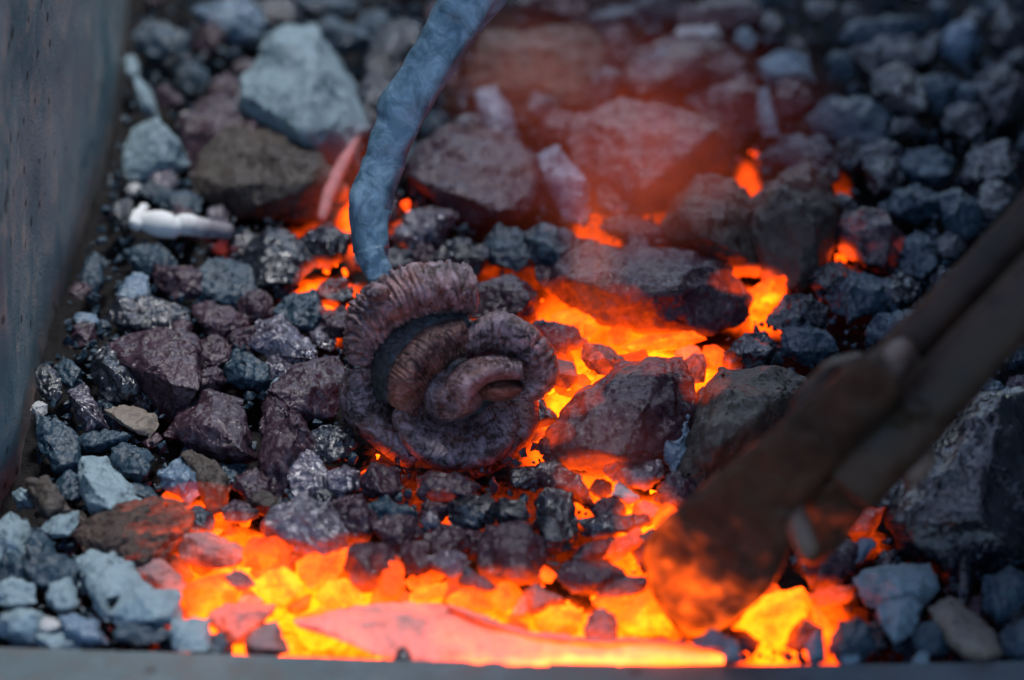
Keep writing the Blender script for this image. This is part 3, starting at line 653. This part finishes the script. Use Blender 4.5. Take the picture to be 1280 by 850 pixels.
rim_m = steel_mat('rim_steel', (.022, .045, .055), (.06, .075, .085), (.09, .065, .055), scale=.8, bumps=.5)
rp = [(-300, 800), (-60, 804), (300, 815), (480, 821), (640, 825), (860, 829), (1100, 827), (1300, 823), (1600, 818)]
bm = bmesh.new(); secs = []
for (a, b_) in zip(rp, rp[1:]):
    for k in range(12):
        x, y = a[0]+(b_[0]-a[0])*k/12, a[1]+(b_[1]-a[1])*k/12
        p = at(x, y, .010); j = .0005*noise.noise(Vector((p.x*90, 3, 1)))+.0003*noise.noise(Vector((p.x*400, 3, 1)))
        prof = [(j, -.05), (j, -.0012), (-.0012, 0), (-.02, .0004), (-.042, 0), (-.043, -.05)]
        secs.append([bm.verts.new((p.x, p.y+dy, p.z+dz)) for dy, dz in prof])
for a, b_ in zip(secs, secs[1:]):
    for k in range(5): bm.faces.new((a[k], a[k+1], b_[k+1], b_[k]))
bmesh.ops.recalc_face_normals(bm, faces=bm.faces)
me = to_mesh('front_rim', bm, at(640, 825, 0), smooth=False)
tag(link('front_rim', me, rim_m, loc=at(640, 825, 0)), 'grey steel rim running along the front edge of the forge', 'forge rim')
for (x, y, w, h, lab) in ((505, 816, 26, 22, 'dark triangular chip on the rim below the pink glowing strip'), (800, 822, 24, 20, 'dark triangular chip on the rim left of the tongs tip')):
    lump('B', [(x-w/2, y+h*.45), (x-w*.3, y-h*.1), (x, y-h*.5), (x+w*.3, y-h*.05), (x+w/2, y+h*.45)], 46, lab, amp=.03)

# ------------------------------------------------------------------ swept tubes and bars
def cat(P, t):
    n = len(P)-1; f = min(max(t, 0), 1)*n; i = min(int(f), n-1); u = f-i
    p0, p1, p2, p3 = P[max(i-1, 0)], P[i], P[i+1], P[min(i+2, n)]
    return .5*((2*p1)+(p2-p0)*u+(2*p0-5*p1+4*p2-p3)*u*u+(3*p1-p0-3*p2+p3)*u**3)
def catf(F, t): return cat([Vector((f, 0, 0)) for f in F], t).x
def tube(P, rad, nu=60, nv=20, flat=1.0, facet=0.0, bump=0.0, seed=0, power=2.0, cap=.6, lumpy=0.0):
    """swept bar: P world points, rad radii; facet: hammered flats; power > 2 squares the section"""
    bm = bmesh.new(); rings = []
    for i in range(nu+1):
        t = i/nu; c = cat(P, t); d = (cat(P, min(t+.01, 1))-cat(P, max(t-.01, 0))).normalized()
        nn = (-FWD - d*(-FWD).dot(d)).normalized(); bb = d.cross(nn); r = catf(rad, t)
        e = min(t, 1-t)*nu
        r *= min(1, cap+(1-cap)*math.sqrt(min(1, e/2)))
        ring = []
        for k in range(nv):
            a = 6.2832*k/nv; ca, sa = math.cos(a), math.sin(a)
            q = (abs(ca)**power+abs(sa)**power)**(-1/power)
            o = bb*ca*q*r+nn*sa*q*r*flat
            if facet: o *= 1+facet*noise.cell(Vector((t*9+seed, a*1.3, 0)))*.5+facet*noise.noise(Vector((t*14+seed, ca*1.5, sa*1.5)))
            if lumpy: o *= 1+lumpy*noise.noise((c+o)*60)+lumpy*.5*noise.noise((c+o)*150)
            if bump: o *= 1+bump*noise.noise((c+o)*260)
            ring.append(bm.verts.new(c+o))
        rings.append(ring)
    for a, b_ in zip(rings, rings[1:]):
        for k in range(nv): bm.faces.new((a[k], a[(k+1) % nv], b_[(k+1) % nv], b_[k]))
    bm.faces.new(rings[0][::-1]); bm.faces.new(rings[-1])
    bmesh.ops.triangulate(bm, faces=[f for f in bm.faces if len(f.verts) > 4])
    bmesh.ops.recalc_face_normals(bm, faces=bm.faces)
    return bm

# ------------------------------------------------------------------ iron rose
TR = tz(555, 500, 0)-.012
def rp3(x, y, h): return deep(x, y, TR-h*1.12*MM)
rose = empty('iron_rose', rp3(555, 485, 0))
tag(rose, 'forged iron rose with rolled wrinkled petals lying on the coals, its bar reaching up behind', 'iron rose')
def child(name, bm, mat, parent, heat=None, smooth=True):
    org = parent.matrix_world.translation.copy() if parent.parent else parent.location.copy()
    me = to_mesh(name, bm, org, heat, smooth); o = link(name, me, mat, parent=parent); return o
def iron_mat(name, dark, light, warm, metal=.35, rough=.36, bumps=1.0, sc=1.0, blotch=.7):
    m, nt, b = nodes(name); L = nt.links.new; tc = N(nt, 'ShaderNodeTexCoord')
    def nz(s, d=4, r=.65, di=0.0):
        n = N(nt, 'ShaderNodeTexNoise', Scale=s*sc, Detail=d, Roughness=r, Distortion=di); L(tc.outputs['Object'], n.inputs['Vector']); return n.outputs[0]
    a, c, f = nz(45), nz(260, 5, .7, .8), nz(900, 3)
    col = mix(nt, ramp(nt, a, [(.4, 0), (.62, 1)]), dark, warm)
    col = mix(nt, ramp(nt, c, [(.42, 0), (.70, blotch)]), col, light)
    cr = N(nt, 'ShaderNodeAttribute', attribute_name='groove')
    col = mix(nt, ramp(nt, cr.outputs['Fac'], [(.5, 0), (.92, .7)]), col, [v*.5 for v in dark])      # creases darkened in the colour, as shade between wrinkles
    L(col, b.inputs['Base Color']); L(ramp(nt, c, [(.35, rough-.12), (.7, rough+.2)]), b.inputs['Roughness'])
    b.inputs['Metallic'].default_value = metal
    h = math_(nt, 'ADD', c, math_(nt, 'MULTIPLY', f, .5))
    bp = N(nt, 'ShaderNodeBump', Strength=bumps, Distance=.0012); L(h, bp.inputs['Height']); L(bp.outputs[0], b.inputs['Normal'])
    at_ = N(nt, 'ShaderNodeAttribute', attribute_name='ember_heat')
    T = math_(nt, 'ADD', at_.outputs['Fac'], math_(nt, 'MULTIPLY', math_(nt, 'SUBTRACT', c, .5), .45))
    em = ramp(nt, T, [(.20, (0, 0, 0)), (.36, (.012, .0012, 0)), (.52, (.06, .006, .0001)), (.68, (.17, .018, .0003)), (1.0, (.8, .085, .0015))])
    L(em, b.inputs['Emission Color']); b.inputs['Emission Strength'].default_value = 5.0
    return m
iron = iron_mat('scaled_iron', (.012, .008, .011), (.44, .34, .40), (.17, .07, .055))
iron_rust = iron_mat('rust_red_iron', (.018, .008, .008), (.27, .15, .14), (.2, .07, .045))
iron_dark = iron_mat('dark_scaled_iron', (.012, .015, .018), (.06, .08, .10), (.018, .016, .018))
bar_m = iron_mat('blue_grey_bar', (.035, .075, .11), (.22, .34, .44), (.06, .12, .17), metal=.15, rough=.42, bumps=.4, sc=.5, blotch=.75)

def petal(O, T, B, th=11, wr=9.0, amp=3.0, mat=iron, seed=0, nu=170, nv=30, label=None, vt=.45):
    O, T, B = [[Vector(p) for p in q] for q in (O, T, B)]
    def mid(u, v):
        o, t, b_ = cat(O, u), cat(T, u), cat(B, u)
        v = v/vt*.45 if v < vt else .45+(v-vt)/(1-vt)*.55
        l0 = (v-.45)*(v-1)/((-.45)*(-1)); l1 = v*(v-1)/(.45*(.45-1)); l2 = v*(v-.45)/(1*.55)
        return o*l0+t*l1+b_*l2
    bm = bmesh.new(); rings = []; ridges = []
    length = sum((T[i+1]-T[i]).length for i in range(len(T)-1))
    for i in range(nu+1):
        u = i/nu; e = min(1, math.sqrt(max(0, 1-abs(2*u-1)**10))*1.0+.12); ring = []; rr = []
        # one wrinkle profile per u, bent by noise
        for k in range(2*nv):
            top = k < nv; v = (k+.5)/nv if top else (2*nv-k-.5)/nv
            vv = .5+(v-.5)*(.25+.75*e)
            p = mid(u, vv); du = mid(min(u+.01, 1), vv)-mid(max(u-.01, 0), vv); dv = mid(u, min(vv+.02, 1))-mid(u, max(vv-.02, 0))
            nn = du.cross(dv)
            if nn.length < 1e-6: nn = Vector((0, 0, 1))
            nn.normalize()
            if nn.z < 0 and abs(nn.z) > .02: nn = nn
            tk = th*.5*e*math.sqrt(max(0, 1-abs(2*v-1)**6))+.2
            ph = u*length/wr+2.3*noise.noise(Vector((u*5, v*1.6, seed)))+.6*noise.noise(Vector((u*20, v*4, seed+5)))
            w = abs(math.sin(ph*math.pi)); w = w**.6
            fine = noise.noise(Vector((u*length*.35, v*3.0, seed+9)))
            if top: s_ = 1
            else: s_ = -1
            env = (.35+.65*math.exp(-((v-.35)/.4)**2))*(.55+.9*abs(noise.noise(Vector((u*4, 0, seed+3)))))
            d = tk*s_+((w-.6)*amp*env+fine*amp*.4)*e*s_
            ring.append((p, nn, d)); rr.append(w if top else .5)
        rings.append(ring); ridges.append(rr)
    # the crest side must face away from the sheet: orient with the sign that sends it to the camera at mid
    p, nn, d = rings[nu//2][int(nv*.45)]
    sg = 1 if nn.z > 0 else -1
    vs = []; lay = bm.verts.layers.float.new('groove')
    for ring, rr in zip(rings, ridges):
        row = []
        for (p, nn, d), w in zip(ring, rr):
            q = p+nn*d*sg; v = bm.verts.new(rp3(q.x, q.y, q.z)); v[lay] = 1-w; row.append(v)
        vs.append(row)
    n2 = 2*nv
    for a, b_ in zip(vs, vs[1:]):
        for k in range(n2): bm.faces.new((a[k], a[(k+1) % n2], b_[(k+1) % n2], b_[k]))
    bm.faces.new(vs[0][::-1]); bm.faces.new(vs[-1])
    bmesh.ops.triangulate(bm, faces=[f for f in bm.faces if len(f.verts) > 4])
    bmesh.ops.recalc_face_normals(bm, faces=bm.faces); bm.normal_update()
    o = child('petal', bm, mat, rose, lambda p, n: max(0, heat_at(*pix(p))*.3-.04))
    if label: o['label'] = label
    return o
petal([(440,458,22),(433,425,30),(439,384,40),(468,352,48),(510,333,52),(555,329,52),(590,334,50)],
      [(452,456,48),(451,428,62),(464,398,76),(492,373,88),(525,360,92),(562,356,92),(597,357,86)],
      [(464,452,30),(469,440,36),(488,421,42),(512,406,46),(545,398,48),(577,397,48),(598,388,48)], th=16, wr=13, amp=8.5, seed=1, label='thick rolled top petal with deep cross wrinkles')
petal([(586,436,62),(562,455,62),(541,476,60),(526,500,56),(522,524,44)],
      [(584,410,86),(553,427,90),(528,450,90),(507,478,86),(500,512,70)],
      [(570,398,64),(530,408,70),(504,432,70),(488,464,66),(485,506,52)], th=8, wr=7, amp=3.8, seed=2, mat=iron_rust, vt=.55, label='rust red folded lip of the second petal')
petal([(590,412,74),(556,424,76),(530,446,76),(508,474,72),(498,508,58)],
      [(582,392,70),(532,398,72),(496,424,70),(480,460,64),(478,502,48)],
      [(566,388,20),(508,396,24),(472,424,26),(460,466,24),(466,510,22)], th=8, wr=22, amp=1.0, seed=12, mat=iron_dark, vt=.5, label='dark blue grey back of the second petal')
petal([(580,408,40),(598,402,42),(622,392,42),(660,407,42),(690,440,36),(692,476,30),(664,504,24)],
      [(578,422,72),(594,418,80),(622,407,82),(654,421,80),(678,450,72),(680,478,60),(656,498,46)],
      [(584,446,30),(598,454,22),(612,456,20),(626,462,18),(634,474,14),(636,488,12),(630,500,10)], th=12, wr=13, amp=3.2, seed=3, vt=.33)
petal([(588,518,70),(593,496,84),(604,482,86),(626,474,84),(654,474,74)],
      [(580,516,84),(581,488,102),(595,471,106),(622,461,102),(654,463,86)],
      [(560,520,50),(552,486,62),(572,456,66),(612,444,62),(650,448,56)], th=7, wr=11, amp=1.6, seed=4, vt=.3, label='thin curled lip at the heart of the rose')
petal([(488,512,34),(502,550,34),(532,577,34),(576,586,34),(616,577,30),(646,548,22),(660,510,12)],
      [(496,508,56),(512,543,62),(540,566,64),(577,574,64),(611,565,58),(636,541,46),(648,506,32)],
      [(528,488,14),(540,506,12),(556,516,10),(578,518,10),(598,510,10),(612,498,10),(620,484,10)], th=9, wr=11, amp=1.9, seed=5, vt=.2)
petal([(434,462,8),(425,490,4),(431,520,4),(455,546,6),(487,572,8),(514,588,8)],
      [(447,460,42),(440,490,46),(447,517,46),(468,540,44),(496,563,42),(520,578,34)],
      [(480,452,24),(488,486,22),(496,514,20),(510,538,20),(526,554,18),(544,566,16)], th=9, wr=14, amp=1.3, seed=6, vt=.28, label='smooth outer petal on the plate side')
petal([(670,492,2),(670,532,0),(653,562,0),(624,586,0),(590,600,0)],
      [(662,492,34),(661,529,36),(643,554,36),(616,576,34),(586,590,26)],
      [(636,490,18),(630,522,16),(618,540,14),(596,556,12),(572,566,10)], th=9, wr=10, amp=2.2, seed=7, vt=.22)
# heart of the rose behind the petals
def dome(cx, cy, h, rx, ry, rh, seed):
    bm = bmesh.new(); bmesh.ops.create_icosphere(bm, subdivisions=4, radius=1)
    for v in bm.verts:
        q = v.co; k = 1+.1*noise.noise(q*2+Vector((seed, 0, 0)))+.03*noise.noise(q*9)
        v.co = rp3(cx+q.x*rx*k, cy+q.y*ry*k, h+q.z*rh*k)
    bm.normal_update(); bmesh.ops.recalc_face_normals(bm, faces=bm.faces); return bm
child('core', dome(553, 478, 0, 92, 88, 34, 1), iron_dark, rose)
child('bud', dome(563, 486, 26, 44, 42, 52, 2), iron, rose)['label'] = 'dark rounded bud inside the petals'
child('petal', dome(622, 486, 30, 34, 16, 44, 4), iron_rust, rose)['label'] = 'rust brown hollow under the thin curled lip'
stem_pts = [rp3(x, y, h) for x, y, h in ((484,372,52),(476,345,50),(464,312,46),(462,262,42),(478,205,40),(500,150,44),(532,92,50),(574,25,56),(620,-50,64),(680,-140,74))]
child('stem', tube(stem_pts, [r*MM for r in (13,18,21,23,25,27,29,32,35,39)], 160, 32, flat=.8, facet=.2, lumpy=.14, seed=3, power=2.7), bar_m, rose)
child('weld', dome(472, 366, 92, 17, 12, 16, 5), iron, rose)['label'] = 'grey crusted weld bead where the bar joins'

# ------------------------------------------------------------------ tongs
tong_m = iron_mat('tongs_iron', (.007, .0035, .002), (.05, .026, .016), (.036, .014, .007), metal=.0, rough=.45, bumps=.4, sc=.4)
tong_m.node_tree.nodes['Principled BSDF'].inputs['Specular IOR Level'].default_value = .25
pale_m = iron_mat('worn_tongs_iron', (.06, .035, .025), (.16, .105, .08), (.09, .05, .035), metal=.2, rough=.5, bumps=.3, sc=.4)
tongs = empty('tongs', deep(1080, 560, 1.325))
tag(tongs, 'pair of dark iron tongs reaching in from the right, tips glowing in the embers', 'tongs')
def slab(poly, t_fn, thick, bev=.002, heat=None, name='jaw', mat=tong_m, amp=.02, label=None, parent=tongs):
    bm = bmesh.new(); f = [bm.verts.new(deep(x, y, t_fn(x, y))) for x, y in poly]; k = [bm.verts.new(deep(x, y, t_fn(x, y)+thick)) for x, y in poly]
    bm.faces.new(f); bm.faces.new(k[::-1]); n = len(poly)
    for i in range(n): bm.faces.new((f[i], k[i], k[(i+1) % n], f[(i+1) % n]))
    bmesh.ops.recalc_face_normals(bm, faces=bm.faces)
    bmesh.ops.bevel(bm, geom=list(bm.edges), offset=bev, segments=3, profile=.5, affect='EDGES', clamp_overlap=True)
    bmesh.ops.triangulate(bm, faces=bm.faces); refine(bm, .004, 5); roughen(bm, .05, amp, 5)
    o = child(name, bm, mat, parent, heat)
    if label: o['label'] = label
    return o
def tj(x, y): return 1.336+(y-600)*.00016-(x-950)*.0001
def tip_ember_glow(p, n):  # heat and reflected ember light, both put in as emission
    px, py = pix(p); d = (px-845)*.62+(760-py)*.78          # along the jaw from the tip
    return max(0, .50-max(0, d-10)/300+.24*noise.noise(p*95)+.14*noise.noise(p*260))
slab([(1100,432),(1045,466),(985,520),(900,590),(820,655),(804,690),(814,745),(853,802),(905,788),(962,740),(990,690),(1002,640),(1050,575),(1130,492)], tj, .022, .003, tip_ember_glow, amp=.012, label='broad front jaw with ember light painted orange on its hot tip')
slab([(978,540),(992,495),(1035,452),(1078,440),(1092,462),(1050,520),(1000,570)], lambda x, y: 1.345, .014, .005, None, mat=tong_m, amp=.03, label='rounded back jaw seen behind the front jaw')
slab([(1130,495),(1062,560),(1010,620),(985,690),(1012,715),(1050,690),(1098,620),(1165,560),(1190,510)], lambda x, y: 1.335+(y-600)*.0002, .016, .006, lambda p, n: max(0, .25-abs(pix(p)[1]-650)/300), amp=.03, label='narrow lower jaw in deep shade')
def knob(name, x, y, t, rx, ry, rz, ang, mat, seed, label=None):
    bm = bmesh.new(); bmesh.ops.create_icosphere(bm, subdivisions=4, radius=1); ca, sa = math.cos(R(ang)), math.sin(R(ang))
    for v in bm.verts:
        q = v.co; k = 1+.22*noise.noise(q*1.4+Vector((seed, 0, 0)))+.05*noise.noise(q*6)
        a, b_ = q.x*rx*k, q.y*ry*k
        v.co = deep(x+a*ca-b_*sa, y+a*sa+b_*ca, t-q.z*rz*MM)
    bmesh.ops.recalc_face_normals(bm, faces=bm.faces)
    o = child(name, bm, mat, tongs)
    if label: o['label'] = label
knob('rivet', 1116, 462, 1.333, 44, 28, 26, -48, pale_m, 3, 'worn pale rivet head where the arms cross')
child('handle', tube([deep(x, y, t) for x, y, t in ((1085,495,1.345),(1130,440,1.342),(1200,365,1.336),(1290,268,1.33),(1400,150,1.31))], [r*MM for r in (28,27,24,23,23)], 50, 20, flat=.7, facet=.03, seed=8, power=3), tong_m, tongs)
child('handle', tube([deep(x, y, t) for x, y, t in ((1060,610,1.34),(1115,548,1.332),(1190,470,1.322),(1302,352,1.31),(1432,212,1.29))], [r*MM for r in (40,39,35,33,32)], 50, 20, flat=.7, facet=.03, seed=9, power=3), tong_m, tongs)
knob('rivet_end', 1004, 668, 1.333, 16, 34, 14, -12, pale_m, 5)
knob('spacer', 1150, 582, 1.335, 30, 16, 16, -55, pale_m, 7)

# ------------------------------------------------------------------ white ash stick, leaning pale stick, charred wood, glowing strip
m, nt, b = nodes('stick_ash'); L = nt.links.new
tc = N(nt, 'ShaderNodeTexCoord'); nzz = N(nt, 'ShaderNodeTexNoise', Scale=260, Detail=4); L(tc.outputs['Object'], nzz.inputs['Vector'])
sx = N(nt, 'ShaderNodeSeparateXYZ'); L(tc.outputs['Object'], sx.inputs[0])
f = math_(nt, 'ADD', math_(nt, 'MULTIPLY', sx.outputs[0], 30), math_(nt, 'MULTIPLY', nzz.outputs[0], .5))
L(ramp(nt, f, [(.3, (.5, .51, .51)), (.62, (.11, .10, .12))]), b.inputs['Base Color']); b.inputs['Roughness'].default_value = .7
stick_m = m
def rk(x, y, l): return deep(x, y, tz(x, y, 0)-l*MM)
st = empty('ash_stick', rk(225, 283, 34)); tag(st, 'short white ash covered stick lying between plate and brown rock', 'ash stick')
child('shaft', tube([rk(x, y, 34) for x, y in ((176,276),(195,279),(214,283),(221,283),(232,281),(262,286),(292,291))], [r*MM for r in (11,17,16,12,14,12,10)], 60, 18, bump=.06, cap=.3), stick_m, st)
child('crumb', tube([rk(x, y, 40) for x, y in ((168,284),(176,268),(181,258))], [r*MM for r in (9,9,6)], 20, 12, bump=.5, cap=.2), stick_m, st)
m2 = coal_mat('pale_stick', (.10, .065, .07), (.24, .16, .18), .7, (.5, .8), .3, .3, 500, .1)
tag(link('pale_splinter', to_mesh('pale_splinter', tube([rk(x, y, l) for x, y, l in ((402,275,20),(412,240,34),(428,205,46),(448,172,56))], [r*MM for r in (6,9,8,4)], 40, 14, facet=.15, seed=2), rk(412, 240, 30), lambda p, n: .3), m2, loc=rk(412, 240, 30)),
    'slim pink white splinter leaning just left of the iron bar', 'splinter')

bm, org, size = rock_bm([(96,668),(128,640),(190,624),(232,634),(238,650),(205,676),(196,712),(176,716),(160,700),(112,692)], 36, 77, 1.3, .02, .3)
ax = (deep(235, 640, 1.4)-deep(96, 690, 1.4)).normalized(); bm.normal_update()
for v in bm.verts:
    q = v.co-ax*v.co.dot(ax)*.93; v.co += v.normal*.0016*noise.noise(q*900)+v.normal*.0012*noise.noise(q*350)
me = to_mesh('charred_wood', bm, org, lambda p, n: max(0, .16+.22*noise.noise((p-ax*p.dot(ax)*.9)*500)+(pix(p)[0]-150)/380))
tag(link('charred_wood', me, M['D'], loc=org), 'charred fibrous wood splinter with glowing streaks beside the left embers', 'charred wood')

def strip(top, bot, lt, lb, name, label, catg, heat, mat, th=.0025, nu=120, nv=16, bulge=.004):
    top = [Vector((x, y, 0)) for x, y in top]; bot = [Vector((x, y, 0)) for x, y in bot]
    bm = bmesh.new(); g = [[], []]
    for s_ in (0, 1):
        for i in range(nu+1):
            u = i/nu; a, b_ = cat(top, u), cat(bot, u); row = []
            a = a+Vector((0, 6*noise.noise(Vector((u*9, 1, lt)))+3*noise.noise(Vector((u*40, 1, lt))), 0))
            for k in range(nv+1):
                v = k/nv; p = a.lerp(b_, v); l = lt+(lb-lt)*v
                q = deep(p.x, p.y, tz(p.x, p.y, 0)-l*MM-bulge*math.sin(v*math.pi)*(1-.3*v)+.003*noise.noise(Vector((u*7, v*2, 3)))+.001*noise.noise(Vector((u*30, v*6, 3)))+s_*th)
                row.append(bm.verts.new(q))
            g[s_].append(row)
    for s_ in (0, 1):
        for i in range(nu):
            for k in range(nv): bm.faces.new((g[s_][i][k], g[s_][i+1][k], g[s_][i+1][k+1], g[s_][i][k+1]))
    for i in range(nu):
        for k in (0, nv): bm.faces.new((g[0][i][k], g[0][i+1][k], g[1][i+1][k], g[1][i][k]))
    for i in (0, nu):
        for k in range(nv): bm.faces.new((g[0][i][k], g[0][i][k+1], g[1][i][k+1], g[1][i][k]))
    bmesh.ops.recalc_face_normals(bm, faces=bm.faces); bm.normal_update()
    org = rk(top[0].x, top[0].y, lt); me = to_mesh(name, bm, org, heat)
    return tag(link(name, me, mat, loc=org), label, catg)
strip_m = coal_mat('glowing_skin', (.05, .03, .028), (.29, .19, .185), .9, (.35, .6), .4, .5, 300, .2)
def sheat(p, n):
    px, py = pix(p); u = (px-370)/480
    return .47+.36*min(1, max(0, (u-.28)*2.2))+.2*noise.noise(p*70)+.1*noise.noise(p*260)+max(0, py-812)/70
strip([(366,774),(400,768),(450,757),(510,753),(562,758),(610,776),(665,792),(740,800),(810,802),(905,812)],
      [(372,784),(405,794),(440,806),(480,822),(540,828),(600,831),(670,832),(740,832),(800,832),(905,830)], 40, 48, 'hot_strip',
      'pink white glowing strip curving along the front rim, orange towards the tongs', 'hot strip', sheat, strip_m)
rim2 = strip([(560,754),(612,772),(665,789),(740,797),(810,799),(900,808)], [(560,759),(610,779),(664,796),(740,803),(810,804),(900,813)], 50, 54, 'hot_edge', '', '', lambda p, n: .42, strip_m, bulge=.0015)
hs = bpy.data.objects['hot_strip']; rim2.location = rim2.location-hs.location; rim2.parent = hs
for k in ('label', 'category'):
    if k in rim2: del rim2[k]

# ------------------------------------------------------------------ thin flames, glowing fume and added bloom over the fire
def flame(px, py, t, rx, ry, rz, lean, colr, k, label):
    m = bpy.data.materials.new('flame_gas'); m.use_nodes = True; nt = m.node_tree; nt.nodes.clear(); L = nt.links.new
    out = nt.nodes.new('ShaderNodeOutputMaterial'); em = nt.nodes.new('ShaderNodeEmission'); L(em.outputs[0], out.inputs['Volume'])
    tc = nt.nodes.new('ShaderNodeTexCoord'); ln = N(nt, 'ShaderNodeVectorMath', operation='LENGTH'); L(tc.outputs['Object'], ln.inputs[0])
    nz = N(nt, 'ShaderNodeTexNoise', Scale=2.2, Detail=5, Distortion=1.6); L(tc.outputs['Object'], nz.inputs['Vector'])
    f = math_(nt, 'SUBTRACT', 1, math_(nt, 'POWER', ln.outputs['Value'], 1.2)); f = math_(nt, 'MAXIMUM', f, 0)
    f = math_(nt, 'MULTIPLY', math_(nt, 'POWER', f, 1.3), ramp(nt, nz.outputs[0], [(.34, .15), (.62, 1)]))
    em.inputs[0].default_value = (*colr, 1); L(math_(nt, 'MULTIPLY', f, k), em.inputs[1])
    bm = bmesh.new(); bmesh.ops.create_icosphere(bm, subdivisions=3, radius=1)
    me = bpy.data.meshes.new('flame'); bm.to_mesh(me); bm.free()
    o = link('flame', me, m, loc=deep(px, py, t)); o.scale = (rx*MM, rz*MM, ry*MM); o.rotation_euler = (-.3, R(lean), 0)
    return tag(o, label, 'flame')
flame(800, 190, 1.53, 290, 250, 60, 0, (1, .15, .07), 2.6, 'wide soft red veil of fume over the middle back of the fire')
flame(800, 215, 1.50, 150, 160, 70, 5, (1, .15, .07), 3.6, 'broad faint red fume above the big reddish rock')
flame(500, 735, 1.375, 330, 75, 30, 0, (1, .17, .03), 2.0, 'low orange flame licking over the front of the fire')  # glow volume added to stand for bloom over the embers
flame(742, 320, 1.47, 48, 150, 40, -3, (1, .16, .04), 5.5, 'slim orange flame rising from the glow behind the slab clinker')
flame(432, 225, 1.54, 50, 105, 40, 22, (1, .16, .09), 5.5, 'short red flame behind the iron bar')
flame(665, 95, 1.56, 150, 120, 60, 0, (1, .24, .16), 2.6, 'pale pink fume at the back beside the top of the bar')
flame(745, 560, 1.40, 110, 90, 40, 10, (1, .2, .12), 1.8, 'faint red fume in front of the biggest purple clinker')

# ------------------------------------------------------------------ light
w = bpy.data.worlds.new('World'); SC.world = w; w.use_nodes = True; nt = w.node_tree
sky = nt.nodes.new('ShaderNodeTexSky'); sky.sky_type = 'NISHITA'; sky.sun_disc = False
EL, AZ = R(66), R(12)                        # soft sun beyond the fire
sky.ozone_density = 2.0; sky.sun_elevation = EL; sky.sun_rotation = AZ
nt.links.new(sky.outputs[0], nt.nodes['Background'].inputs[0]); nt.nodes['Background'].inputs[1].default_value = .11
sun = bpy.data.lights.new('sun', 'SUN'); sun.energy = 1.25; sun.angle = R(10); sun.color = (1, .99, .975)
so = bpy.data.objects.new('sun', sun); COL.objects.link(so)
sd = Vector((math.sin(AZ)*math.cos(EL), math.cos(AZ)*math.cos(EL), math.sin(EL)))
so.rotation_euler = (-sd).to_track_quat('-Z', 'Y').to_euler()
SC.view_settings.view_transform = 'Standard'; SC.view_settings.look = 'None'; SC.view_settings.exposure = 1.68
SC.cycles.use_denoising = True
SC.cycles.max_bounces = 5; SC.cycles.diffuse_bounces = 3; SC.cycles.glossy_bounces = 3
SC.cycles.sample_clamp_indirect = 6
